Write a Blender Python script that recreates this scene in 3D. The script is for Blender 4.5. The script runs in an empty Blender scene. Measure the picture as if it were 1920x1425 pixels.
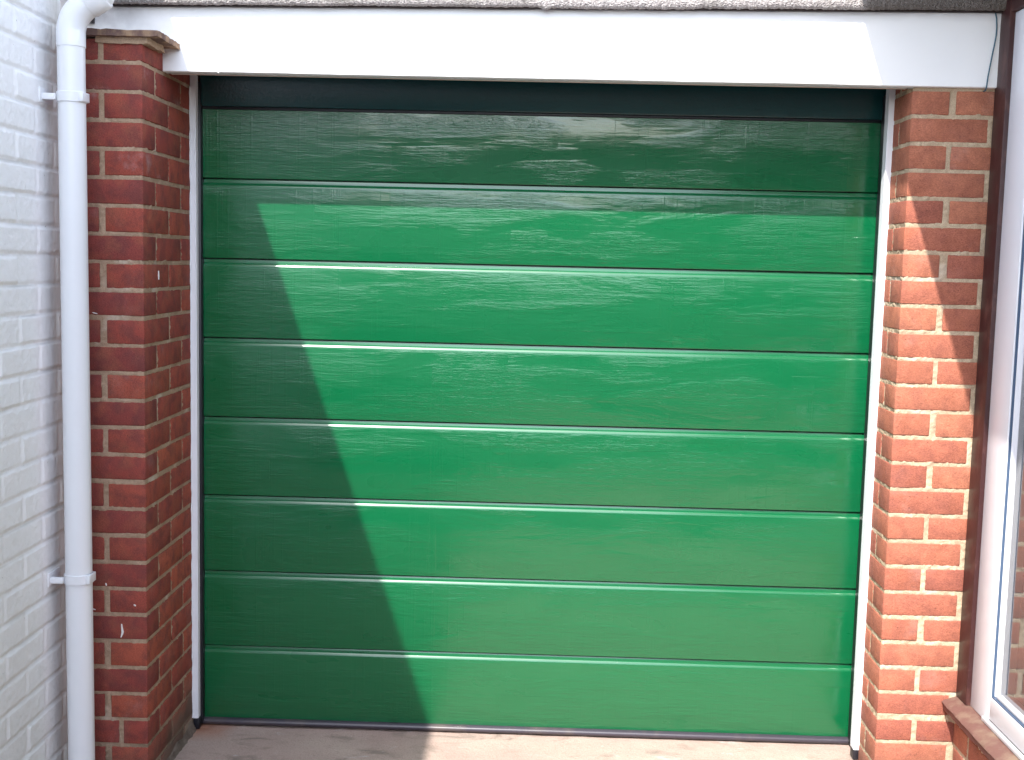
import bpy, bmesh, math, random
import numpy as np
from mathutils import Vector, Matrix, noise
random.seed(7)
S = bpy.context.scene
C = S.collection
PI = math.pi

# ------------------------------------------------------------------ camera
cam_d = bpy.data.cameras.new('camera')
cam = bpy.data.objects.new('camera', cam_d); C.objects.link(cam)
rx = Vector((0.999461, 0.023125, 0.023314)); uy = Vector((-0.025539, 0.101098, 0.994549)); bz = Vector((0.020642, -0.994608, 0.101634))
M = Matrix((rx, uy, bz)).transposed().to_4x4(); M.translation = Vector((1.0623, -3.117, 1.5018))
cam.matrix_world = M
cam_d.sensor_width = 36; cam_d.lens = 2179.6/1920*36; cam_d.clip_start = 0.02; cam_d.clip_end = 500
S.camera = cam

# ------------------------------------------------------------------ light
SUN = Vector((-0.395, -1.0, 1.163)).normalized()          # towards the sun
elev = math.asin(SUN.z); az = math.atan2(SUN.x, SUN.y)
w = bpy.data.worlds.new('World'); S.world = w; w.use_nodes = True
nt = w.node_tree; bg = nt.nodes['Background']
sky = nt.nodes.new('ShaderNodeTexSky'); sky.sky_type = 'NISHITA'; sky.sun_disc = False
sky.sun_elevation = elev; sky.sun_rotation = az % (2*PI)
sky.air_density = 1.0; sky.dust_density = 0.8; sky.ozone_density = 1.0
hs = nt.nodes.new('ShaderNodeHueSaturation'); hs.inputs['Saturation'].default_value = .58   # thin high cloud
nt.links.new(sky.outputs[0], hs.inputs['Color']); nt.links.new(hs.outputs[0], bg.inputs[0]); bg.inputs[1].default_value = 0.15
sl = bpy.data.lights.new('sun', 'SUN'); sl.energy = 2.0; sl.angle = math.radians(0.5); sl.color = (1.0, 0.955, 0.89)
so = bpy.data.objects.new('sun', sl); C.objects.link(so)
so.rotation_euler = SUN.to_track_quat('Z', 'Y').to_euler()
so.location = SUN*20
S.view_settings.view_transform = 'Standard'; S.view_settings.look = 'None'
S.view_settings.exposure = 2.2; S.view_settings.gamma = 1.0
S.render.engine = 'CYCLES'

# ------------------------------------------------------------------ helpers
def tag(o, label=None, cat=None, group=None, kind=None):
    if label: o['label'] = label
    if cat: o['category'] = cat
    if group: o['group'] = group
    o['kind'] = kind or 'thing'
    return o
def link_mesh(name, me, mat=None, parent=None, smooth=None):
    o = bpy.data.objects.new(name, me); C.objects.link(o)
    if mat:
        for m in (mat if isinstance(mat, (list, tuple)) else [mat]): me.materials.append(m)
    if smooth is not None:
        me.shade_smooth(); me.set_sharp_from_angle(angle=math.radians(smooth))
    if parent: o.parent = parent; o.matrix_parent_inverse = parent.matrix_world.inverted()
    return o
def root(name, loc):
    o = bpy.data.objects.new(name, None); C.objects.link(o); o.location = loc; o.empty_display_size = .1
    bpy.context.view_layer.update()
    return o
def pyd(name, v, f, mat=None, parent=None, smooth=None):
    me = bpy.data.meshes.new(name); me.from_pydata([tuple(map(float, a)) for a in v], [], [tuple(map(int, a)) for a in f]); me.update()
    return link_mesh(name, me, mat, parent, smooth)
def box_bm(bm, x0, x1, y0, y1, z0, z1, bev=0.0, seg=1):
    vs = [bm.verts.new((x, y, z)) for x in (x0, x1) for y in (y0, y1) for z in (z0, z1)]
    fs = [(0,1,3,2),(4,6,7,5),(0,4,5,1),(2,3,7,6),(0,2,6,4),(1,5,7,3)]
    fl = [bm.faces.new([vs[i] for i in f]) for f in fs]
    if bev:
        ed = list({e for f in fl for e in f.edges})
        bmesh.ops.bevel(bm, geom=ed, offset=bev, segments=seg, affect='EDGES', profile=.5)
def boxes(name, lst, mat, parent=None, bev=0.0, seg=2, smooth=35):
    bm = bmesh.new()
    for b in lst: box_bm(bm, *b, bev=bev, seg=seg)
    bmesh.ops.recalc_face_normals(bm, faces=bm.faces)
    me = bpy.data.meshes.new(name); bm.to_mesh(me); bm.free()
    return link_mesh(name, me, mat, parent, smooth)
def tube(name, pts, radii, mat, parent=None, n=32, cap=True, smooth=40):
    pts = [Vector(p) for p in pts]; v = []; f = []
    up = None
    for i, p in enumerate(pts):
        t = ((pts[min(i+1, len(pts)-1)] - pts[max(i-1, 0)])).normalized()
        if up is None: a = t.orthogonal().normalized()
        else: a = (up - t*up.dot(t)).normalized()
        up = a; b = t.cross(a); r = radii[i] if hasattr(radii, '__len__') else radii
        for k in range(n):
            an = 2*PI*k/n; v.append(p + a*math.cos(an)*r + b*math.sin(an)*r)
    for i in range(len(pts)-1):
        for k in range(n):
            k2 = (k+1) % n; f.append((i*n+k, i*n+k2, (i+1)*n+k2, (i+1)*n+k))
    if cap:
        f.append(tuple(range(n))[::-1]); f.append(tuple((len(pts)-1)*n+k for k in range(n)))
    return pyd(name, v, f, mat, parent, smooth)

# ------------------------------------------------------------------ node helpers
class N:
    def __init__(s, name):
        s.m = bpy.data.materials.new(name); s.m.use_nodes = True; s.t = s.m.node_tree
        s.b = s.t.nodes['Principled BSDF']; s.out = s.t.nodes['Material Output']
        s.tc = s.t.nodes.new('ShaderNodeTexCoord')
        s.geo = s.t.nodes.new('ShaderNodeNewGeometry')
    def n(s, ty, **k):
        nd = s.t.nodes.new(ty)
        for a, v in k.items(): setattr(nd, a, v)
        return nd
    def l(s, a, b): s.t.links.new(a, b)
    def mapped(s, scale=(1,1,1), rot=(0,0,0), loc=(0,0,0)):
        mp = s.n('ShaderNodeMapping'); mp.inputs['Scale'].default_value = scale; mp.inputs['Rotation'].default_value = rot; mp.inputs['Location'].default_value = loc
        s.l(s.geo.outputs['Position'], mp.inputs[0]); return mp.outputs[0]
    def noise(s, vec, scale, det=4, rough=.55, dist=0.):
        nd = s.n('ShaderNodeTexNoise'); s.l(vec, nd.inputs['Vector']); nd.inputs['Scale'].default_value = scale
        nd.inputs['Detail'].default_value = det; nd.inputs['Roughness'].default_value = rough; nd.inputs['Distortion'].default_value = dist
        return nd.outputs['Fac']
    def ramp(s, fac, stops, interp='LINEAR'):
        r = s.n('ShaderNodeValToRGB'); r.color_ramp.interpolation = interp
        e = r.color_ramp.elements
        while len(e) < len(stops): e.new(.5)
        for i, (p, c) in enumerate(stops):
            e[i].position = p; e[i].color = (c if hasattr(c, '__len__') else (c, c, c)) + ((1,) if not hasattr(c, '__len__') or len(c) == 3 else ())
        s.l(fac, r.inputs[0]); return r.outputs[0]
    def mix(s, fac, a, b, blend='MIX'):
        m = s.n('ShaderNodeMix', data_type='RGBA', blend_type=blend)
        for i, v in ((0, fac), (6, a), (7, b)):
            if hasattr(v, 'is_linked') or hasattr(v, 'links'): s.l(v, m.inputs[i])
            else: m.inputs[i].default_value = v if not hasattr(v, '__len__') else tuple(v) + ((1,) if len(v) == 3 else ())
        return m.outputs[2]
    def math(s, op, a, b=None, clamp=False):
        m = s.n('ShaderNodeMath', operation=op, use_clamp=clamp)
        for i, v in ((0, a), (1, b)):
            if v is None: continue
            if hasattr(v, 'links'): s.l(v, m.inputs[i])
            else: m.inputs[i].default_value = v
        return m.outputs[0]
    def bump(s, h, strength=.5, dist=.002, prev=None):
        b = s.n('ShaderNodeBump'); b.inputs['Strength'].default_value = strength; b.inputs['Distance'].default_value = dist
        s.l(h, b.inputs['Height'])
        if prev: s.l(prev, b.inputs['Normal'])
        return b.outputs[0]
    def attr(s, name):
        a = s.n('ShaderNodeAttribute', attribute_name=name); return a
    def fin(s, col=None, rough=None, nor=None, **k):
        if col is not None:
            if hasattr(col, 'links'): s.l(col, s.b.inputs['Base Color'])
            else: s.b.inputs['Base Color'].default_value = tuple(col)+(1,)
        if rough is not None:
            if hasattr(rough, 'links'): s.l(rough, s.b.inputs['Roughness'])
            else: s.b.inputs['Roughness'].default_value = rough
        if nor is not None: s.l(nor, s.b.inputs['Normal'])
        for a, v in k.items(): s.b.inputs[a.replace('_', ' ')].default_value = v
        return s.m
    def sep(s):
        x = s.n('ShaderNodeSeparateXYZ'); s.l(s.geo.outputs['Position'], x.inputs[0]); return x.outputs
def maprange(s, v, a, b, c=0., d=1.):
    m = s.n('ShaderNodeMapRange'); s.l(v, m.inputs[0])
    for i, q in enumerate((a, b, c, d)): m.inputs[i+1].default_value = q
    return m.outputs[0]

# ------------------------------------------------------------------ materials
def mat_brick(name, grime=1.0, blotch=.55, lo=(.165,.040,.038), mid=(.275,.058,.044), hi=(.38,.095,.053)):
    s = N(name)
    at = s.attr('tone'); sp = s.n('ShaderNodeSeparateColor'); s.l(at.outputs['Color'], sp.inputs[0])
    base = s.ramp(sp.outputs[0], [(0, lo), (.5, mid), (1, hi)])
    g = s.mapped()
    blot = s.noise(g, 22, 5, .6, .4)
    col = s.mix(s.ramp(blot, [(.42, 0.), (.62, blotch)]), base, (.12,.042,.040))
    blot2 = s.noise(s.mapped(loc=(3, 1, 2)), 14, 4, .6)
    col = s.mix(s.ramp(blot2, [(.48, 0.), (.7, .5)]), col, (.32,.105,.058))
    fine = s.noise(s.mapped((1, 1, 2.6)), 260, 3, .7)
    col = s.mix(.75, col, s.mix(1., col, s.ramp(fine, [(.3, .45), (.7, 1.5)]), 'MULTIPLY'))
    # powdery lime bloom, and the odd dark pit
    ef = s.noise(s.mapped(loc=(7, 0, 3)), 9, 5, .65)
    efw = s.math('MULTIPLY', s.ramp(ef, [(.56, 0.), (.74, .5)]), sp.outputs[1])
    col = s.mix(efw, col, (.42,.33,.32))
    vo = s.n('ShaderNodeTexVoronoi'); s.l(g, vo.inputs['Vector']); vo.inputs['Scale'].default_value = 85
    pit = s.ramp(vo.outputs['Distance'], [(.10, 1.), (.17, 0.)])
    pitw = s.math('MULTIPLY', pit, s.ramp(s.noise(g, 30, 2), [(.55, 0.), (.62, .6)]))
    col = s.mix(pitw, col, (.07,.03,.025))
    # grime near the ground
    z = s.sep()[2]
    gz = s.math('ADD', z, s.math('MULTIPLY', s.noise(g, 11, 4), .22))
    gz = s.math('SUBTRACT', gz, s.math('MULTIPLY', s.sep()[1], .30*grime))
    gr = maprange(s, gz, .22, .10, 0., .8*grime)
    col = s.mix(gr, col, (.13,.105,.08))
    drag = s.noise(s.mapped((40, 40, 6)), 9, 3, .6)
    h = s.math('ADD', s.math('MULTIPLY', fine, .6), s.math('MULTIPLY', s.noise(g, 60, 4, .6), 1.))
    h = s.math('ADD', h, s.math('MULTIPLY', drag, .35))
    nor = s.bump(s.math('SUBTRACT', h, s.math('MULTIPLY', pitw, .8)), .75, .0022)
    return s.fin(col, .88, nor, Specular_IOR_Level=.25)
def mat_mortar(name, col=(.46,.325,.225), col2=(.36,.245,.165), grime=1.):
    s = N(name); g = s.mapped()
    c = s.mix(s.ramp(s.noise(g, 13, 5, .6), [(.35, 0.), (.65, 1.)]), col2, col)
    c = s.mix(s.ramp(s.noise(g, 300, 2, .7), [(.35, .35), (.65, 0.)]), c, (.13,.09,.06))
    c = s.mix(s.ramp(s.noise(s.mapped(loc=(2,2,9)), 7, 4), [(.58, 0.), (.72, .6)]), c, (.62,.55,.47))
    z = s.sep()[2]
    gz = s.math('ADD', z, s.math('MULTIPLY', s.noise(g, 11, 4), .22))
    c = s.mix(maprange(s, gz, .30, .13, 0., .7*grime), c, (.15,.125,.095))
    nor = s.bump(s.math('ADD', s.noise(g, 420, 3, .7), s.noise(g, 90, 3)), .6, .0015)
    return s.fin(c, .95, nor, Specular_IOR_Level=.15)
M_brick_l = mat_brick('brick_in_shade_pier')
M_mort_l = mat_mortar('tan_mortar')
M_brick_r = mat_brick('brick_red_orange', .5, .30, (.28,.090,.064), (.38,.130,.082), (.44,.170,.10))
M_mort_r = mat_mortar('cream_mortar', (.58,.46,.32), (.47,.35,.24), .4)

def mat_whitewall():
    s = N('white_masonry_paint'); g = s.mapped(); P = s.sep()
    c = s.mix(s.ramp(s.noise(g, 3.2, 5, .6), [(.35, 0.), (.7, 1.)]), (.90,.90,.90), (.87,.875,.875))
    # green-grey weathering in the corner by the pier and at the foot, in streaks
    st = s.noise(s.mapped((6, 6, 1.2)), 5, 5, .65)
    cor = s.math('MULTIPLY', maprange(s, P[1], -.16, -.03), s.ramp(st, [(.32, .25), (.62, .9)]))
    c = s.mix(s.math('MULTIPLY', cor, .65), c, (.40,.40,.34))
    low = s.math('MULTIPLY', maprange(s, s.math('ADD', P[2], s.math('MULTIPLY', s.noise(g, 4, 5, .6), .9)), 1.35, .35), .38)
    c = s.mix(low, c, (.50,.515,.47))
    sp = s.ramp(s.noise(g, 70, 3, .6), [(.71, 0.), (.76, .75)])
    c = s.mix(sp, c, (.33,.31,.27))
    at = s.attr('tone')
    c = s.mix(s.math('MULTIPLY', at.outputs['Fac'], .6), c, (.42,.42,.40))  # soft joint shade painted into the wall colour
    nor = s.bump(s.math('ADD', s.noise(g, 120, 4, .6), s.math('MULTIPLY', s.noise(g, 35, 3), 1.2)), .5, .0022)
    return s.fin(c, .62, nor, Specular_IOR_Level=.3)
M_white = mat_whitewall()

def mat_door(name='green_gloss_woodgrain', base=(.0005,.104,.034), grainy=1.):
    s = N(name)
    P = s.sep()
    # block pattern of the embossing roller
    br = s.n('ShaderNodeTexBrick'); s.l(s.mapped((1,1,1), (PI/2,0,0)), br.inputs['Vector'])
    br.inputs['Scale'].default_value = 1.; br.inputs['Brick Width'].default_value = .37; br.inputs['Row Height'].default_value = .0615
    br.inputs['Mortar Size'].default_value = 0.; br.offset = .37; br.inputs['Color1'].default_value = (0,0,0,1); br.inputs['Color2'].default_value = (1,1,1,1)
    wob = s.noise(s.mapped((1.0,1,1.)), 1.7, 3)
    mp = s.n('ShaderNodeMapping'); mp.inputs['Scale'].default_value = (12, 7, 210); s.l(s.geo.outputs['Position'], mp.inputs[0])
    cmb = s.n('ShaderNodeCombineXYZ'); s.l(s.math('MULTIPLY', br.outputs['Fac'], 0.), cmb.inputs[0]); s.l(s.math('MULTIPLY', br.outputs['Color'], 3.), cmb.inputs[1]); s.l(s.math('MULTIPLY', wob, 9.), cmb.inputs[2])
    va = s.n('ShaderNodeVectorMath', operation='ADD'); s.l(mp.outputs[0], va.inputs[0]); s.l(cmb.outputs[0], va.inputs[1])
    grain = s.noise(va.outputs[0], 1., 5, .62, .12)
    long_ = s.noise(s.mapped((2.6, 1, 46)), 1., 4, .6, .15)
    vert = s.noise(s.mapped((62, 1, 3.2)), 1., 3, .6)
    patch = s.noise(s.mapped((2.8, 1, 11)), 1., 3, .55, .6)
    pm = s.ramp(s.math('ADD', patch, s.math('MULTIPLY', br.outputs['Color'], .10)), [(.44, .08), (.60, 1.2)])
    h = s.math('MULTIPLY', grain, pm)
    h = s.math('ADD', h, s.math('MULTIPLY', long_, .75))
    vl = s.ramp(s.noise(s.mapped((95, 1, 1.6), loc=(.2, 0, .4)), 1., 2, .5), [(.56, 0.), (.66, 1.)])
    h = s.math('ADD', h, s.math('MULTIPLY', vl, .2))
    h = s.math('ADD', h, s.math('MULTIPLY', vert, .16))
    nz = s.n('ShaderNodeSeparateXYZ'); s.l(s.geo.outputs['Normal'], nz.inputs[0]); flat = maprange(s, nz.outputs[2], .03, .12, grainy, .06*grainy)
    h = s.math('MULTIPLY', h, flat)
    nor = s.bump(h, .36, .0018)
    tilt = s.noise(s.mapped((2.6, 1, 26), loc=(.3, 0, .7)), 1., 6, .72, .15)
    nor = s.bump(s.math('MULTIPLY', s.math('MULTIPLY', s.ramp(tilt, [(.40, 0.), (.68, 1.)]), pm), flat), .6, .0013, nor)
    nor = s.bump(s.math('MULTIPLY', br.outputs['Color'], 1.), .25, .0006, nor)
    nor = s.bump(s.noise(s.mapped((1, 1, 1.6)), 3.3, 2), .5, .004, nor)
    fleck = s.noise(s.mapped(), 900, 2, .7)
    col = s.mix(s.ramp(fleck, [(.3, 0.), (.7, .25)]), base, tuple(c*1.35 for c in base))
    rough = maprange(s, s.math('ADD', patch, s.math('MULTIPLY', s.noise(s.mapped((3,1,3)), 2.2, 3), .4)), .45, .95, .24, .40)
    s.l(nor, s.b.inputs['Coat Normal'])
    return s.fin(col, rough, nor, Specular_IOR_Level=.3, Coat_Weight=1.0, Coat_Roughness=(.12 if grainy > .5 else .18), Coat_IOR=1.55)
    
M_door = mat_door()
M_rib = mat_door('green_gloss_smooth_rib', grainy=.05)

def plain(name, col, rough=.5, spec=.5, nscale=40, amp=.25, bump=.2, bd=.001, dark=None, metallic=0., dscale=6, thr=(.55,.75)):
    s = N(name); g = s.mapped()
    c = s.mix(s.math('MULTIPLY', s.noise(g, nscale, 4, .6), amp), col, tuple(x*.62 for x in col))
    if dark: c = s.mix(s.ramp(s.noise(s.mapped((1,1,.5)), dscale, 5, .62), [(thr[0], 0.), (thr[1], .8)]), c, dark)
    nor = s.bump(s.noise(g, nscale*4, 4, .6), bump, bd)
    return s.fin(c, rough, nor, Specular_IOR_Level=spec, Metallic=metallic)
def mat_fascia():
    s = N('white_board_paint'); g = s.mapped(); P = s.sep()
    # dirt under the roof edging at the pipe end and scattered marks
    d = s.math('MULTIPLY', maprange(s, P[0], .05, -.15), maprange(s, s.math('ADD', P[2], s.math('MULTIPLY', s.noise(g, 18, 4), .12)), 2.17, 2.25))
    c = s.mix(s.ramp(s.noise(g, 4, 4), [(.4, 0.), (.7, .5)]), (.89,.89,.89), (.85,.85,.86))
    c = s.mix(s.math('MULTIPLY', d, .8), c, (.33,.29,.29))
    c = s.mix(s.ramp(s.noise(s.mapped((1,1,1.8), loc=(5,0,1)), 30, 4), [(.74, 0.), (.79, .6)]), c, (.35,.33,.33))
    c = s.mix(maprange(s, s.math('ADD', P[2], s.math('MULTIPLY', s.noise(g, 9, 4), .03)), 2.195, 2.222, 0., .35), c, (.45,.40,.45))
    nor = s.bump(s.math('ADD', s.noise(s.mapped((6,6,60)), 3, 3), s.noise(g, 25, 3)), .12, .001)
    return s.fin(c, .42, nor, Specular_IOR_Level=.4)
M_fascia = mat_fascia()
M_pvc = plain('white_pipe_plastic', (.80,.81,.83), .32, .5, 9, .12, .05, .0005)
M_upvc = plain('white_window_plastic', (.76,.76,.80), .30, .5, 9, .12, .03, .0004)
M_trim = plain('white_trim_plastic', (.82,.83,.86), .35, .5, 30, .10, .1, .0008)
M_black = plain('black_rubber', (.012,.012,.018), .45, .5, 50, .3, .2)
M_seal = plain('bottom_seal_rubber', (.045,.038,.052), .33, .6, 60, .4, .25, .0008, (.10,.08,.07), thr=(.5,.7))
M_brown = plain('brown_timber_stain', (.050,.016,.016), .45, .4, 30, .5, .35, .0012, (.13,.055,.045), dscale=25)
M_dark = plain('dark_brown_timber', (.030,.018,.016), .6, .4, 30, .5, .3)
M_sill = plain('brown_sill_paint', (.16,.080,.066), .6, .4, 24, .5, .5, .002, (.22,.155,.11), dscale=14, thr=(.45,.62))
M_silldark = plain('sill_front_paint', (.12,.036,.030), .6, .4, 24, .5, .5, .002, (.08,.07,.05), dscale=14)
M_soffit = plain('pinkish_primer_board', (.78,.66,.63), .7, .3, 20, .4, .3, .001)
M_gasket = plain('blue_grey_gasket', (.06,.10,.17), .4, .5)
M_head = plain('dark_reflection_head', (.005,.046,.050), .22, .6, 30, .3, .5, .0015)  # door green darkened to navy: the dark reflection is put into the colour
M_cable = plain('blue_cable', (.035,.12,.18), .4, .5, 60, .3)
M_chip = plain('white_paint_fleck', (.80,.78,.75), .5, .4)
M_house = plain('painted_inner_wall', (.33,.27,.22), .9, .2)
M_stone = plain('grey_mortar_fillet', (.25,.20,.16), .95, .1, 60, .8, .9, .006, (.13,.10,.08), dscale=18, thr=(.42,.62))
M_tile = plain('weathered_clay_tile', (.16,.10,.085), .9, .2, 40, .6, .7, .003, (.36,.24,.15), dscale=22, thr=(.45,.6))
def mat_felt():
    s = N('mineral_roof_edging'); g = s.mapped()
    vo = s.n('ShaderNodeTexVoronoi'); s.l(g, vo.inputs['Vector']); vo.inputs['Scale'].default_value = 240
    c = s.ramp(s.noise(g, 190, 4, .7), [(.3, (.20,.175,.175)), (.5, (.36,.33,.325)), (.7, (.52,.49,.475))])
    c = s.mix(s.ramp(s.noise(g, 9, 5, .6), [(.5, 0.), (.7, .5)]), c, (.16,.15,.13))
    c = s.mix(s.math('MULTIPLY', maprange(s, s.math('ADD', s.sep()[0], s.math('MULTIPLY', s.noise(g, 12, 4), .12)), 1.98, 2.02), .75), c, (.10,.085,.07))
    nor = s.bump(s.math('ADD', vo.outputs['Distance'], s.noise(g, 130, 4)), .9, .004)
    return s.fin(c, .95, nor, Specular_IOR_Level=.2)
M_felt = mat_felt()
def mat_concrete():
    s = N('worn_concrete'); g = s.mapped(); P = s.sep()
    c = s.mix(s.ramp(s.noise(g, 2.3, 6, .62), [(.38, 0.), (.64, 1.)]), (.39,.285,.245), (.44,.345,.29))
    c = s.mix(s.ramp(s.noise(s.mapped((1,2.2,1), loc=(4.3,1.2,0)), 5.2, 6, .66, .6), [(.54, 0.), (.66, .6)]), c, (.17,.145,.12))
    c = s.mix(s.ramp(s.noise(s.mapped((1,2,1), loc=(1,7,0)), 9, 6, .66, .8), [(.62, 0.), (.69, .6)]), c, (.50,.45,.42))
    c = s.mix(s.ramp(s.noise(g, 260, 3, .7), [(.32, .45), (.5, 0.)]), c, (.15,.12,.10))
    # rusty sand washed from the left trim
    rd = s.math('ADD', s.math('MULTIPLY', P[0], 3.2), s.math('MULTIPLY', s.noise(g, 8, 5), .55))
    rw = s.math('MULTIPLY', maprange(s, rd, .75, .35), maprange(s, P[1], .33, .42))
    c = s.mix(s.math('MULTIPLY', rw, .75), c, (.33,.12,.055))
    # crack-like dirt line against the door
    nor = s.bump(s.math('ADD', s.noise(g, 150, 5, .65), s.math('MULTIPLY', s.noise(g, 14, 4), 2.)), .55, .005)
    return s.fin(c, .93, nor, Specular_IOR_Level=.2)
M_conc = mat_concrete()

# ------------------------------------------------------------------ ground
def sheet(name, x0, x1, y0, y1, z, mat, nx=1, ny=1, amp=0.):
    v = []; f = []
    for j in range(ny+1):
        for i in range(nx+1):
            x = x0+(x1-x0)*i/nx; y = y0+(y1-y0)*j/ny
            v.append((x, y, z + (amp*noise.fractal(Vector((x*5, y*5, 1)), .6, 2, 4) if amp else 0)))
    for j in range(ny):
        for i in range(nx):
            a = j*(nx+1)+i; f.append((a, a+1, a+nx+2, a+nx+1))
    return pyd(name, v, f, mat, smooth=180)
M_earth = plain('gravelly_earth', (.19,.17,.13), .95, .1, 12, .6, .6, .01)
tag(sheet('ground', -150, 150, -150, 150, -.020, M_earth), 'gravelly ground around the garage', kind='structure')
tag(sheet('driveway', -.3, 2.5, -1.35, .9, -.002, M_conc, 160, 150, .0022), 'stained concrete drive in front of the green garage door', kind='structure')
M_asph = plain('asphalt', (.05,.05,.05), .9, .3, 60, .5, .8, .004)
tag(sheet('path', -3.5, 7, -11, -1.35, -.006, M_asph), 'dark asphalt yard beyond the drive', kind='structure')

# ------------------------------------------------------------------ brickwork
def brickwork(name, bricks, sheets, core, mats, parent):
    """bricks: x0,x1,y0,y1,z0,z1,tone. sheets: displaced mortar grids. One mesh."""
    bm = bmesh.new(); tl = bm.faces.layers.float_color.new('tone')
    for b in bricks:
        j = lambda: random.uniform(-.0013, .0013)
        n0 = len(bm.faces)
        j2 = lambda: random.uniform(-.0005, .0007)
        box_bm(bm, b[0]+j2(), b[1]+j2(), b[2]+j2(), b[3]+j2(), b[4]+j(), b[5]+j(), bev=random.uniform(.0016, .0034), seg=2)
        bm.faces.ensure_lookup_table()
        t = (b[6], random.random(), random.random(), 1) if len(b) < 8 else (b[6], b[7], random.random(), 1)
        for f in bm.faces[n0:]: f[tl] = t; f.smooth = True
    # wobble the brick corners so that no course is ruler straight
    for v in bm.verts:
        p = v.co; k = .0011
        v.co = p + Vector((noise.noise(p*14)*k*.5, noise.noise(p*14+Vector((9,0,0)))*k*.5, noise.noise(p*17+Vector((0,9,0)))*k*1.6))
    nb = len(bm.faces)
    bmesh.ops.recalc_face_normals(bm, faces=bm.faces)
    for x0, x1, y0, y1, z0, z1 in core:
        n0 = len(bm.faces); box_bm(bm, x0, x1, y0, y1, z0, z1)
        bm.faces.ensure_lookup_table()
        for f in bm.faces[n0:]: f.material_index = 1
    for (P, F) in sheets:
        vs = [bm.verts.new(p) for p in P]
        for f in F:
            ff = bm.faces.new([vs[i] for i in f]); ff.material_index = 1; ff.smooth = True
    me = bpy.data.meshes.new(name); bm.to_mesh(me); bm.free()
    o = link_mesh(name, me, mats, parent)
    me.set_sharp_from_angle(angle=math.radians(50))
    return o
def mortar_sheet(o, u, n, ulen, z0, z1, zj, vj, step=.004, rec=.003):
    """grid in the plane (o + u*a, z); n outward. zj(z)->distance to bed joint; vj(a,z)->distance to a perpend."""
    nu = max(2, int(ulen/step)); nz = int((z1-z0)/step); P = []; F = []
    o = Vector(o); u = Vector(u); n = Vector(n)
    for j in range(nz+1):
        z = z0+(z1-z0)*j/nz
        for i in range(nu+1):
            a = ulen*i/nu
            p = o+u*a; p.z = z
            d = min(zj(z), vj(a, z))
            w = max(0., min(1., (.0118-d+.003*noise.noise(p*70))/.005))
            nf = noise.fractal(p*95, .7, 2, 3)
            ns = noise.noise(p*24)
            h = -.005 + w*(.0030 + .0030*nf + .0022*ns)
            if i in (0, nu): h = min(h, -.0025)
            P.append(p+n*h)
    for j in range(nz):
        for i in range(nu):
            a = j*(nu+1)+i; F.append((a, a+1, a+nu+2, a+nu+1))
    return P, F

J = .0056   # half joint
garage = root('garage', (1.04, .5, 0))
tag(garage, 'brick garage with a glossy green ribbed door under a long white fascia board', 'garage')
# ---- left pier: corner x=0,y=0 ; joints at z = 2.0-.075 i, from ground to the cap
br = []; rowsL = {}
tones = {25:.2, 24:.75, 23:.8, 22:.55}
for i in range(-1, 27):
    zt = 2.0-.075*i-J; zb = zt+2*J-.075
    if i == -1: zt = 2.060; zb = 2.0+J
    T = lambda: min(1, max(0, random.gauss(.45, .22)))
    if i in (0, 1): T = lambda: .35+random.random()*.15
    typ = 'A' if i % 2 == 0 else 'B'
    if i == 24:
        fr = [(-.068, 0, 0, .1025), (-.215, -.082, 0, .1025), (-.1025, 0, .1125, .3275), (-.1025, 0, .3375, .60)]; vf = [-.075]; vr = [.1075, .3325]
    elif typ == 'A':
        fr = [(-.215, 0, 0, .1025), (-.1025, 0, .1125, .3275), (-.1025, 0, .3375, .60)]; vf = []; vr = [.1075, .3325]
    else:
        g = random.uniform(.007, .0095)
        fr = [(-.1025, 0, 0, .215), (-.215, -.1025-2*g, 0, .1025), (-.1025, 0, .225, .440), (-.1025, 0, .45, .60)]; vf = [-.1025-g]; vr = [.22, .445]
    if zb < -.02: zb = -.02
    for k, (a, b, c, d) in enumerate(fr):
        low_ = .12*max(0, min(1, (i-8)/12))
        tn = (random.uniform(.18, .42) if typ == 'A' else random.uniform(.42, .75)) if a != -.1025 or c < .05 else random.uniform(.45, .95)
        if typ == 'B' and k == 1: tn = random.uniform(.2, .5)
        tn = min(1, tn+low_)
        br.append((a, b, c, d, zb, zt, tn, (.9 if i in (0,1,3) and k < 2 else random.random()*.35)))
    rowsL[i] = (vf, vr)
def rowof(z, z0): return math.floor((z0-z)/.075)
zjL = lambda z: abs(((2.0-z)/.075+.5) % 1-.5)*.075
def mk(rows, z0, k, sign):
    def f(a, z):
        r = rows.get(rowof(z, z0))
        if not r: return 1
        return min([abs(a*sign[0]+sign[1]-q) for q in r[k]] or [1])
    return f
sh = [mortar_sheet((-.215, 0, 0), (1,0,0), (0,-1,0), .2135, -.02, 2.062, zjL, mk(rowsL, 2.0, 0, (1, -.215))),
      mortar_sheet((0, .0015, 0), (0,1,0), (1,0,0), .47, -.02, 2.062, zjL, mk(rowsL, 2.0, 1, (1, .0015)))]
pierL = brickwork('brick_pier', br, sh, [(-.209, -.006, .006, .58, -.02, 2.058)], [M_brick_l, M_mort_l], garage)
pierL['label'] = 'shaded dark red brick pier with a tile cap'
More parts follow.
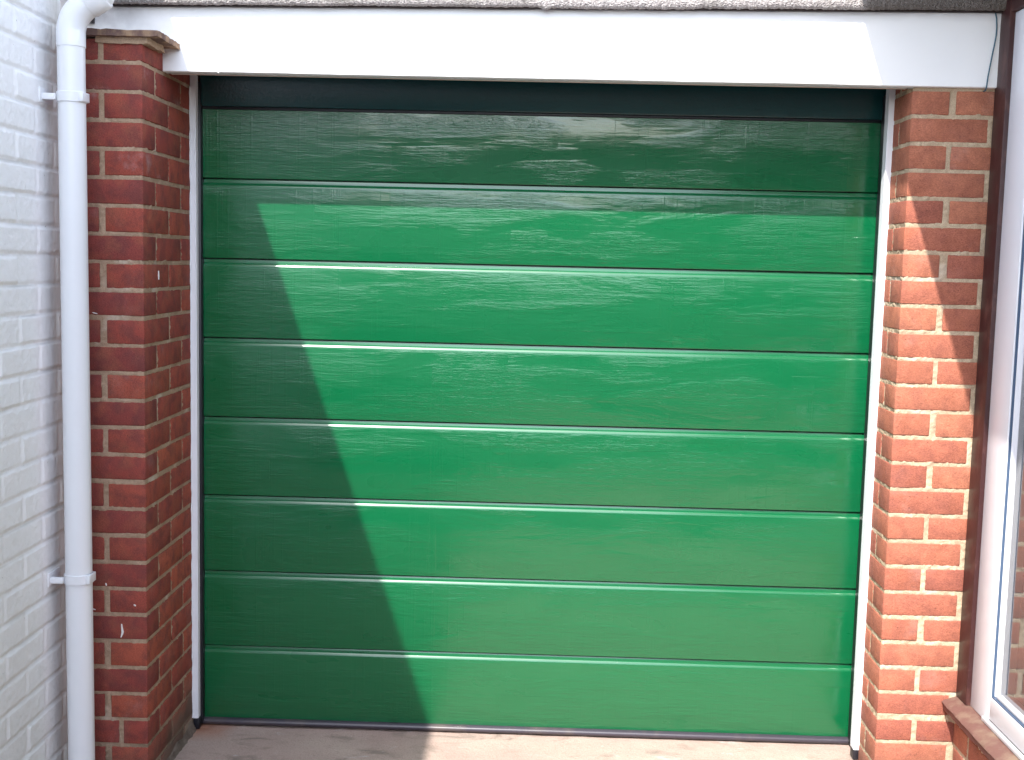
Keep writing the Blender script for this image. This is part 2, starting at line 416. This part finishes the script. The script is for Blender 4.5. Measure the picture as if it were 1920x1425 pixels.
# cap: a thin weathered tile bedded in mortar that oversails the pier
def slab(name, x0, x1, y0, y1, z0, z1, mat, parent, amp=.002, nx=40, ny=30, tilt=0.):
    bm = bmesh.new(); box_bm(bm, x0, x1, y0, y1, z0, z1)
    bmesh.ops.subdivide_edges(bm, edges=list(bm.edges), cuts=18, use_grid_fill=True)
    for v in bm.verts:
        p = v.co.copy(); v.co += Vector((noise.fractal(p*30, .6, 2, 3), noise.fractal(p*30+Vector((5,0,0)), .6, 2, 3), .8*noise.fractal(p*30+Vector((0,5,0)), .6, 2, 3)))*amp*2
        v.co.z += tilt*(p.x-x0)
    bmesh.ops.recalc_face_normals(bm, faces=bm.faces)
    me = bpy.data.meshes.new(name); bm.to_mesh(me); bm.free(); return link_mesh(name, me, mat, parent, 40)
slab('cap_tile', -.205, .048, -.022, .168, 2.066, 2.082, M_tile, pierL, .0014)
# mortar bed under the cap, running out over the corner brick
slab('mortar_bed', -.12, .018, -.006, .13, 2.050, 2.068, M_mort_l, pierL, .0022)
# haunched mortar at the foot of the reveal
v = []; f = []
ny, nk = 60, 8
for j in range(ny+1):
    y = -.012+.45*j/ny
    for k in range(nk+1):
        t = k/nk; hh = .014+.018*max(0,min(1,(y-.05)/.3)) + .022*noise.noise(Vector((y*14, 0, 3)))
        x = .0005+.014*t**1.3*(1+.25*noise.noise(Vector((y*11, t*2, 0)))); z = hh*(1-t)**.9 - .006
        x += .0035*noise.fractal(Vector((y*45, t*6, 7)), .6, 2, 3)
        if k == 0: x = -.004
        v.append((x, y, z))
for j in range(ny):
    for k in range(nk):
        a = j*(nk+1)+k; f.append((a, a+1, a+nk+2, a+nk+1))
pyd('mortar_fillet', v, f, M_stone, pierL, 60)
# dried paint drips and flecks on the brick face
def fleck(pts, w, parent, face='y'):
    bm = bmesh.new(); vs = []
    for (a, z), ww in zip(pts, w):
        for s_ in (-1, 1):
            co = (a+s_*ww, -.0028, z) if face == 'y' else (.0028, a+s_*ww, z)
            vs.append(bm.verts.new(co))
    for i in range(len(pts)-1): bm.faces.new((vs[2*i], vs[2*i+1], vs[2*i+3], vs[2*i+2]))
    r = bmesh.ops.extrude_face_region(bm, geom=list(bm.faces))
    for g_ in r['geom']:
        if isinstance(g_, bmesh.types.BMVert): g_.co += Vector((0, .004, 0)) if face == 'y' else Vector((-.004, 0, 0))
    bmesh.ops.recalc_face_normals(bm, faces=bm.faces)
    me = bpy.data.meshes.new('paint_drip'); bm.to_mesh(me); bm.free(); return link_mesh('paint_drip', me, M_chip, parent)
fleck([(-.070,.475),(-.069,.465),(-.067,.452),(-.069,.445),(-.072,.437)], [.0012,.0018,.003,.0022,.0012], pierL)
fleck([(-.139,1.338),(-.133,1.336),(-.127,1.334)], [.002,.005,.001], pierL)
fleck([(-.152,.517),(-.147,.5145),(-.143,.513)], [.002,.003,.001], pierL)
fleck([(.119,1.452),(.120,1.44),(.1205,1.428)], [.0006,.0016,.0006], pierL, 'x')
fleck([(-.113,.590),(-.112,.586),(-.111,.583)], [.001,.0018,.001], pierL)
fleck([(-.034,.532),(-.032,.529),(-.031,.527)], [.0014,.003,.001], pierL)

# ---- right pier: corner x=2.083,y=.186
X, Y = 2.083, .186; ZR = 1.928
br = []; rowsR = {}
for i in range(-2, 26):
    zt = ZR-.075*i-J; zb = ZR-.075*(i+1)+J
    if i == -2: zt = 2.055
    if i == 23: zt -= .003
    if i == 22: zb += .004
    zb = max(zb, -.02)
    T = lambda: min(1, max(0, random.gauss(.55, .22)))
    if i % 2 == 0:
        fr = [(X, X+.212, Y, Y+.1025), (X, X+.1025, Y+.1125, Y+.3275)]; vf = [.219]; vr = [.1075]
    else:
        g = random.uniform(.006, .011)
        fr = [(X, X+.1025, Y, Y+.215), (X+.1025+2*g, X+.235, Y, Y+.1025), (X, X+.1025, Y+.225, Y+.36)]; vf = [.1025+g]; vr = [.22]
    if i == 22 or i == 24: fr[0] = (X, X+.205, Y, Y+.1025)
    for (a, b, c, d) in fr: br.append((a, b, c, min(d, .3835), zb, zt, T(), random.random()*.5))
    rowsR[i] = (vf, vr)
zjR = lambda z: max(0, abs(((ZR-z)/.075+.5) % 1-.5)*.075 - (.0035 if .17 < z < .235 else 0))
sh = [mortar_sheet((X+.0015, Y, 0), (1,0,0), (0,-1,0), .23, -.02, 2.056, zjR, mk(rowsR, ZR, 0, (1, .0015))),
      mortar_sheet((X, Y+.0015, 0), (0,1,0), (-1,0,0), .195, -.02, 2.056, zjR, mk(rowsR, ZR, 1, (1, .0015)))]
pierR = brickwork('brick_pier', br, sh, [(X+.006, X+.26, Y+.006, .383, -.02, 2.053)], [M_brick_r, M_mort_r], garage)
pierR['label'] = 'sunlit orange red brick pier with cream joints'

# ------------------------------------------------------------------ white painted brick wall
wall = root('painted_brick_wall', (-.3, -2, 0))
tag(wall, 'white painted brick side wall behind the downpipe at the left edge', 'brick wall')
WX = -.215
ys = list(np.arange(0, -.78, -.004)) + list(np.arange(-.78, -4.4, -.03)) + [-4.4]
zs = list(np.arange(-.02, 2.25, .0042)) + list(np.arange(2.25, 2.80, .02)) + [2.80]
v = []; tone = []
def sm(t): t = max(0., min(1., t)); return t*t*(3-2*t)
bevh = {}
for z in zs:
    r = math.floor((z+.01)/.075); fz = (z+.01)/.075-r; dz = min(fz, 1-fz)*.075
    for y in ys:
        off = .1125 if r % 2 else .0; yy = (-y+off+.06)/.225; c = math.floor(yy); fy = yy-c; dy = min(fy, 1-fy)*.225
        key = (r, c)
        if key not in bevh: bevh[key] = (random.uniform(-.0014, .0014), random.uniform(-1, 1)*.010, random.uniform(-1, 1)*.016)
        b0, b1, b2 = bevh[key]
        wob = .0014*noise.noise(Vector((0, y*32, z*32)))
        jz = sm((dz-.003+wob)/.0055); jy = sm((dy-.0035+wob)/.007)
        # upper arris of a course is softened with paint, the lower one gets a painted shade line
        k = min(jz, .35+.65*jy)
        h = -.0034*(1-k) + k*(b0 + b1*(fy-.5)*.225 + b2*(fz-.5)*.075) + .0009*noise.fractal(Vector((0, y*60, z*60)), .6, 2, 3)
        v.append((WX+h, y, z)); tone.append((1-jz)*max(0., min(1., .35+noise.noise(Vector((r*3.3, y*7, z*3))))) if fz > .5 else 0.)
ny_ = len(ys); f = []
for j in range(len(zs)-1):
    for i in range(ny_-1):
        a = j*ny_+i; f.append((a, a+ny_, a+ny_+1, a+1))
wf = pyd('brick_face', v, f, M_white, wall, 180)
ca = wf.data.attributes.new('tone', 'FLOAT', 'POINT'); ca.data.foreach_set('value', tone)
boxes('wall_body', [(WX-.20, WX-.008, -4.4, -.002, -.02, 2.80)], M_white, wall)
boxes('coping', [(WX-.26, WX+.012, -4.5, .20, 2.785, 2.832)], plain('grey_coping', (.35,.33,.31), .9, .2), wall, .004)

# ------------------------------------------------------------------ downpipe
pipe = root('downpipe', (-.148, -.1, 0))
tag(pipe, 'white plastic downpipe with a bend at the top in front of the left brick pier', 'downpipe')
px, py = -.148, -.1
tube('pipe', [(px, py, -.01), (px, py, 1.0), (px, py, 2.052)], .0345, M_pvc, pipe, 48)
pts = [(px, py, 2.02), (px, py, 2.056)]; rad = [.0362, .0362]
cx, cz, R_ = px+.088, 2.052, .088
for k in range(1, 13):
    a = math.radians(57)*k/12; pts.append((cx-R_*math.cos(a), py, cz+R_*math.sin(a))); rad.append(.0358)
d = Vector((math.sin(math.radians(57)), 0, math.cos(math.radians(57))))
e = Vector(pts[-1])
pts.append(tuple(e+d*.012)); rad.append(.0358)
bend = tube('pipe_bend', pts, rad, M_pvc, pipe, 48)
e2 = e+d*.006
tube('socket', [e2, e2+d*.003, e2+d*.045, e2+d*.048], [.0368, .0385, .0385, .036], M_pvc, pipe, 48)
ee = e2+d*.030
oo = [tuple(ee), tuple(ee+d*.010), (ee.x+.014, py, ee.z+.022), (ee.x+.012, py, ee.z+.05), (-.080, py, 2.25), (-.088, py+.02, 2.285), (-.088, py+.06, 2.31), (-.088, .22, 2.32)]
tube('outlet_pipe', oo, .0345, M_pvc, pipe, 48)
for zc, n_ in ((1.893, 0), (.632, 1)):
    cl = tube('pipe_clip', [(px, py, zc-.013), (px, py, zc-.012), (px, py, zc+.012), (px, py, zc+.013)], [.0360, .0378, .0378, .0360], M_pvc, pipe, 48)
    boxes('clip_arm', [(WX-.002, px-.030, py-.034, py-.022, zc-.009, zc+.007), (WX-.004, WX+.004, py-.045, py+.03, zc-.017, zc+.02)], M_pvc, cl, .0015)
    boxes('clip_lug', [(px+.026, px+.0390, py-.026, py+.02, zc-.011, zc+.013)], M_pvc, cl, .002)

# ------------------------------------------------------------------ fascia board + roof
def board(name, x0, x1, y0, y1, z0, z1, mat, parent, n=120, amp=.0012, bev=.002):
    bm = bmesh.new(); vs = []
    prof = [(y0+bev, z0), (y0, z0+bev), (y0, z1-bev), (y0+bev, z1), (y1, z1), (y1, z0)]
    for i in range(n+1):
        x = x0+(x1-x0)*i/n
        vs.append([bm.verts.new((x, y+amp*.6*noise.noise(Vector((x*2, 0, z*3))), z+amp*noise.noise(Vector((x*3.1, 4, y))))) for y, z in prof])
    m_ = len(prof)
    for i in range(n):
        for k in range(m_):
            bm.faces.new((vs[i][k], vs[i+1][k], vs[i+1][(k+1)%m_], vs[i][(k+1)%m_]))
    bm.faces.new(vs[0]); bm.faces.new(vs[-1][::-1])
    bmesh.ops.recalc_face_normals(bm, faces=bm.faces)
    me = bpy.data.meshes.new(name); bm.to_mesh(me); bm.free()
    return link_mesh(name, me, mat, parent, 35)
fas = board('fascia_board', -.30, 2.312, .170, .192, 2.006, 2.222, M_fascia, garage)
boxes('soffit_board', [(.002, 2.081, .1925, .248, 2.0085, 2.024)], M_soffit, fas, .001)
boxes('bottom_bead', [(.002, 2.30, .1922, .199, 2.004, 2.0082)], plain('weathered_bead', (.55,.57,.57), .7, .3), fas, .0008)
fleck_b = boxes('paint_drip', [(.155, .159, .168, .172, 2.0035, 2.009)], M_chip, fas, .001)

roof = boxes('roof', [(-.2, 2.9, .195, 5.2, 2.215, 2.280)], M_felt, garage, .002)
# rough mineral edging strip
v = []; f = []; n_ = 900
for i in range(n_+1):
    x = -.135+2.475*i/n_
    lo_ = 2.1825+.0112*x + .0022*noise.noise(Vector((x*6, 1, 1))) + .0022*noise.fractal(Vector((x*60, 1, 1)), .6, 2, 3)
    lo_ -= .006*max(0, 1-abs(x-1.06)/.02) + (.003 if 1.06 < x < 1.47 else 0)
    for k, (y, z) in enumerate(((.165, lo_+.002), (.146, lo_), (.139, lo_+.005), (.138, lo_+.02), (.138, lo_+.04), (.139, lo_+.07), (.146, 2.285), (.25, 2.290))):
        nn = noise.fractal(Vector((x*120, y*20, z*120)), .6, 2, 3)
        v.append((x, y+.0022*nn, z+.0012*nn))
for i in range(n_):
    for k in range(7):
        a = i*8+k; f.append((a, a+8, a+9, a+1))
pyd('edging', v, f, M_felt, roof, 70)
extrude_later = [(.169, 0.), (.156, 0.), (.156, .012), (.169, .012)]
v = []; f = []
for i in range(60):
    x = -.135+2.47*i/59
    for y, dz in extrude_later: v.append((x, y, 2.1800+.0112*x+dz+.001*noise.noise(Vector((x*9, 3, 3)))))
for i in range(59):
    for k in range(4):
        a = i*4; f.append((a+k, a+(k+1)%4, a+4+(k+1)%4, a+4+k))
pyd('edging_shadow_strip', v, f, M_dark, roof)  # dark strip standing in for the shadow line under the edging
boxes('eave_end_block', [(-.213, -.186, .10, .165, 2.13, 2.30)], M_dark, roof, .002)
boxes('ceiling_board', [(-.1, 2.2, .249, 5.0, 2.06, 2.09)], M_dark, roof)
gb = garage
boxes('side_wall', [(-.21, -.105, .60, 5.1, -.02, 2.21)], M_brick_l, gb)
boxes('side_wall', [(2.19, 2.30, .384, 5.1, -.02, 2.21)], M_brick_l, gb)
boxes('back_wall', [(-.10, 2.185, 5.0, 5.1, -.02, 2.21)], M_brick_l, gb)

# blue cable across the board end
cab = [(2.2885, .1655, 2.205), (2.2925, .1655, 2.19), (2.2945, .1655, 2.165), (2.294, .1655, 2.145), (2.291, .1655, 2.12), (2.287, .1655, 2.095), (2.283, .1655, 2.065), (2.279, .1655, 2.035), (2.2765, .1655, 2.006), (2.276, .170, 1.999), (2.276, .182, 1.998)]
tag(tube('cable', cab, .0018, M_cable, None, 10), 'thin blue cable hanging across the right end of the white fascia', 'cable')

# ------------------------------------------------------------------ garage door
YD = .469
door = boxes('door', [(.014, 2.106, .469+.026, .469+.040, .012, 2.058)], M_black, garage)
door['label'] = 'glossy green ribbed sectional door with white side trims'
zl = [.020, .259, .503, .747, .996, 1.244, 1.489, 1.733, 1.975]
DX0, DX1 = .026, 2.094
def prof_rib(z0, z1, top=True):
    g = .0018; p = [(YD+.024, z0+g), (YD+.002, z0+g), (YD+.0006, z0+g+.0006), (YD, z0+g+.002)]
    zt = z1-.0235
    p += [(YD, zt-.01), (YD, zt)]
    # soft shoulder, then recessed strip under the next rib
    y_, z_ = YD, zt
    for deg, ln in ((7, .0012), (14, .0012), (21, .0012), (26, .0014), (29, .0032), (32, .0014), (42, .0012), (55, .0012)):
        a = math.radians(deg); y_ += ln*math.sin(a); z_ += ln*math.cos(a); p.append((y_, z_))
    yr = y_+.0010
    p += [(yr, z_+.0006), (yr+.0006, z1-.0024), (yr+.001, z1-g), (YD+.024, z1-g)]
    return p
def extrude(name, prof, x0, x1, mat, parent, n=8, sm_=50):
    v = []; f = []; m_ = len(prof)
    for i in range(n+1):
        x = x0+(x1-x0)*i/n
        for y, z in prof: v.append((x, y+.0003*noise.noise(Vector((x*1.7, z*2, 5))), z))
    for i in range(n):
        for k in range(m_-1):
            a = i*m_+k; f.append((a, a+1, a+m_+1, a+m_))
    f.append(tuple(range(m_))); f.append(tuple(n*m_+k for k in range(m_))[::-1])
    me = bpy.data.meshes.new(name); me.from_pydata(v, [], f)
    bm = bmesh.new(); bm.from_mesh(me); bmesh.ops.recalc_face_normals(bm, faces=bm.faces); bm.to_mesh(me); bm.free()
    return link_mesh(name, me, mat, parent, sm_)
for i in range(8):
    pn = extrude('door_panel', prof_rib(zl[i], zl[i+1]), DX0, DX1, [M_door, M_rib], door, 16)
    for f_ in pn.data.polygons:
        if f_.center.z > zl[i+1]-.0233 or f_.center.z < zl[i]+.004: f_.material_index = 1
# fixed head panel, set a little further back, above a black strip that stands for the shadow line
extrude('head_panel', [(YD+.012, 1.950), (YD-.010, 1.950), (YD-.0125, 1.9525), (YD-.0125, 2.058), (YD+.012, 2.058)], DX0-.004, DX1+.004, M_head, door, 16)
boxes('head_shadow_strip', [(DX0, DX1, YD-.007, YD-.0005, 1.941, 1.9495)], M_black, door, .002)
# side trims and black rubber guides
def trim(xs, y0, y1, z0, z1):
    bm = bmesh.new(); ring = []
    for j in range(41):
        z = z0+(z1-z0)*j/40; o_ = .0012*noise.noise(Vector((xs[0], 0, z*6)))
        ring.append([bm.verts.new((xs[0]+o_, y0, z)), bm.verts.new((xs[1], y0, z)), bm.verts.new((xs[1], y1, z)), bm.verts.new((xs[0], y1, z))])
    for j in range(40):
        for k in range(4): bm.faces.new((ring[j][k], ring[j][(k+1)%4], ring[j+1][(k+1)%4], ring[j+1][k]))
    bm.faces.new(ring[0][::-1]); bm.faces.new(ring[-1]); bmesh.ops.recalc_face_normals(bm, faces=bm.faces)
    bmesh.ops.bevel(bm, geom=[e for e in bm.edges if abs(e.verts[0].co.z-e.verts[1].co.z) > .01], offset=.002, segments=2, affect='EDGES')
    me = bpy.data.meshes.new('side_trim'); bm.to_mesh(me); bm.free(); return link_mesh('side_trim', me, M_trim, door, 35)
trim((.0005, .0185), .420, .446, .036, 2.036)
trim((2.0665, 2.0825+.003), .347, .385, .032, 2.036)
boxes('rubber_guide', [(.003, .0255, .4465, .478, .008, 2.02)], M_black, door, .002)
boxes('rubber_guide', [(2.080, 2.125, .3855, .466, .008, 2.02)], M_black, door, .002)
boxes('trim_foot', [(.0025, .022, .421, .4455, .000, .0355)], M_black, door, .002)
boxes('trim_foot', [(2.0675, 2.085, .349, .3855, .000, .0315)], M_black, door, .002)
# ragged sealant bead between left trim and brick
v = []; f = []
for j in range(400):
    z = .04+1.96*j/399; r_ = .0035+.0035*noise.fractal(Vector((2, 0, z*22)), .6, 2, 2)
    r_ = max(.001, r_)
    for k in range(5):
        a = PI/2*k/4; v.append((.0012+r_*math.cos(a)*.7, .4195-r_*math.sin(a)*1.6, z))
for j in range(399):
    for k in range(4):
        a = j*5+k; f.append((a, a+5, a+6, a+1))
pyd('sealant', v, f, M_trim, door, 60)
# bottom seal: a rounded lip in front of the last rib
pr = [(YD+.02, .0225), (YD-.002, .0225)]
for k in range(0, 9):
    a = math.radians(80-20*k); 
    pr.append((YD-.006-.010*math.cos(a), .0115+.0095*math.sin(a)))
pr += [(YD+.02, .001)]
extrude('bottom_seal', pr, .022, 2.092, M_seal, door, 40, 60)

# ------------------------------------------------------------------ house on the right with the window
house = root('house_wall', (2.6, -1.5, 0))
tag(house, 'house at the right edge with a tall white framed window and brown sill', 'house')
HX = 2.306
br = []; rowsH = {}
for i in range(22, 26):
    zt = ZR-.075*i-J; zb = max(ZR-.075*(i+1)+J, -.02)
    zt = min(zt, .222)
    if i == 22: continue
    y = Y-.006 - (.1125 if i % 2 else 0.); q = []
    if i % 2: br.append((HX, HX+.10, y+.01, Y-.002, zb, zt, random.random())); q.append(y+.005)
    while y > -2.0:
        br.append((HX, HX+.10, y-.215, y, zb, zt, random.random())); q.append(y-.220); y -= .225
    rowsH[i] = (q,)
sh = [mortar_sheet((HX, Y, 0), (0,-1,0), (-1,0,0), 1.2, -.02, .225, zjR, mk(rowsH, ZR, 0, (-1, Y)))]
brickwork('wall', br, sh, [(HX+.006, HX+.25, -6.0, Y-.001, -.02, .223)], [M_brick_r, M_mort_r], house)
boxes('upper_wall', [(HX, HX+.22, -4.0, Y-.001, 2.275, 2.447)], M_dark, house)
boxes('bounce_soffit', [(1.842, 2.9, -1.7, .30, 2.448, 2.475)], M_fascia, house, .002)  # unseen underside, made white to bounce light onto the left wall
boxes('unseen_dark_cladding', [(HX-.004, HX+.2, -6.0, -1.644, .2235, 2.447)], M_dark, house)  # added out of view to darken what the door mirrors at its right
boxes('roof_eave', [(1.842, 2.9, -1.7, .30, 2.4765, 2.56), (2.31, 6.9, -6.1, 3.5, 2.4766, 2.62)], M_felt, house, .002)
boxes('inner_wall', [(4.6, 4.7, -4.0, 3.0, 0, 2.44), (2.52, 4.59, 2.9, 3.0, 0, 2.44), (2.56, 4.59, -4.0, -3.9, 0, 2.44)], M_house, house)
boxes('room_floor', [(2.56, 4.59, -3.89, 2.89, .02, .06)], M_house, house)

YE = -1.64
UX = 2.318
win = boxes('window', [(UX, 2.385, -.030, .1035, .2765, 2.195), (UX, 2.385, YE+.091, -.0305, .292, .352), (UX, 2.385, YE+.091, -.0305, 2.135, 2.195)], M_upvc, house, .003)
boxes('outer_frame', [(HX, 2.40, .104, .1845, .276, 2.274)], M_brown, win, .003)
boxes('outer_frame', [(HX, 2.40, YE, YE+.09, .276, 2.274)], M_brown, win, .003)
boxes('head_frame', [(HX+.0005, 2.40, YE+.091, .1035, 2.196, 2.274)], M_brown, win, .003)
# sloping sill
def yextrude(name, prof, y0, y1, mat, parent, n=60, amp=.0, sm_=40):
    v = []; f = []; m_ = len(prof)
    for i in range(n+1):
        y = y0+(y1-y0)*i/n
        for k, (x, z) in enumerate(prof):
            v.append((x+amp*noise.fractal(Vector((y*18, k, 1)), .6, 2, 3), y, z+amp*.6*noise.fractal(Vector((y*18, k, 7)), .6, 2, 3)))
    for i in range(n):
        for k in range(m_):
            a = i*m_; f.append((a+k, a+(k+1)%m_, a+m_+(k+1)%m_, a+m_+k))
    f.append(tuple(range(m_))); f.append(tuple(n*m_+k for k in range(m_))[::-1])
    me = bpy.data.meshes.new(name); me.from_pydata(v, [], f)
    bm = bmesh.new(); bm.from_mesh(me); bmesh.ops.recalc_face_normals(bm, faces=bm.faces); bm.to_mesh(me); bm.free()
    return link_mesh(name, me, mat, parent, sm_)
sill = yextrude('sill', [(2.400, .274), (2.312, .2755), (2.290, .2690), (2.272, .2615), (2.266, .2565), (2.266, .2550), (2.400, .2550)], .182, -1.70, M_sill, win, 160, .0022)
yextrude('sill_drip', [(2.400, .2545), (2.268, .2545), (2.270, .2360), (2.284, .2270), (2.400, .2270)], .180, -1.70, M_silldark, win, 160, .003)
# white plastic frame: vertical jamb, bottom rail, top rail, then casement steps
boxes('bottom_ledge', [(UX-.008, 2.385, YE+.091, .0, .2765, .2885)], M_upvc, win, .0015)
boxes('gasket', [(UX+.0015, 2.38, YE+.091, -.001, .2888, .2917)], M_black, win)
boxes('glazing_gasket', [(UX+.004, 2.37, -.0345, -.0303, .352, 2.135), (UX+.004, 2.37, -1.549, -.0346, .3522, .3565), (UX+.004, 2.37, -1.549, -.0346, 2.1305, 2.1347)], M_gasket, win)
boxes('glazing_bead', [(UX+.009, 2.37, -.0395, -.0347, .357, 2.130), (UX+.009, 2.37, -1.549, -.0457, .3568, .3665), (UX+.009, 2.37, -1.549, -.0457, 2.1205, 2.130)], M_upvc, win, .002)
# glass: reflective double glazing
s = N('window_glass'); t_ = s.n('ShaderNodeBsdfTransparent'); t_.inputs[0].default_value = (.86,.90,.88,1)
g_ = s.n('ShaderNodeBsdfGlossy'); g_.inputs['Roughness'].default_value = .0; g_.inputs['Color'].default_value = (.95,.97,1,1)
fr2 = s.n('ShaderNodeFresnel'); fr2.inputs['IOR'].default_value = 2.7
mx = s.n('ShaderNodeMixShader'); s.l(fr2.outputs[0], mx.inputs[0]); s.l(t_.outputs[0], mx.inputs[1]); s.l(g_.outputs[0], mx.inputs[2]); df = s.n('ShaderNodeBsdfDiffuse'); df.inputs[0].default_value = (.7,.68,.66,1); m2 = s.n('ShaderNodeMixShader'); m2.inputs[0].default_value = .09; s.l(mx.outputs[0], m2.inputs[1]); s.l(df.outputs[0], m2.inputs[2]); s.l(m2.outputs[0], s.out.inputs[0])
pyd('glass', [(2.342, -.040, .3665), (2.342, -1.549, .3665), (2.342, -1.549, 2.1205), (2.342, -.040, 2.1205)], [(0,1,2,3)], s.m, win)

# ------------------------------------------------------------------ unseen greenery, added to limit the sky mirrored in the gloss paint
rnd = random.Random(3); v = []; f = []
for k in range(9000):
    x = rnd.uniform(-8, 10); z = rnd.uniform(.05, 2.1)+.12*math.sin(x*1.7); y = -11.6+rnd.gauss(0, .28)
    a = Vector((rnd.gauss(0,1), rnd.gauss(0,1), rnd.gauss(0,1))).normalized(); b = a.orthogonal().normalized(); r_ = rnd.uniform(.05, .10)
    c = Vector((x, y, z)); n0 = len(v)
    v += [c+a*r_, c+b*r_*.5, c-a*r_, c-b*r_*.5]; f.append((n0, n0+1, n0+2, n0+3))
hd = root('unseen_hedge', (1, -11.6, 0)); tag(hd, 'unseen greenery added across the yard to limit the sky mirrored in the door', 'unseen_hedge')
pyd('unseen_foliage', v, f, plain('unseen_hedge_leaf', (.03,.05,.018), .6, .3), hd)
boxes('unseen_inner_growth', [(-8, 10, -11.9, -11.3, 0, 2.0)], plain('unseen_hedge_wood', (.03,.04,.02), .9, .1), hd)
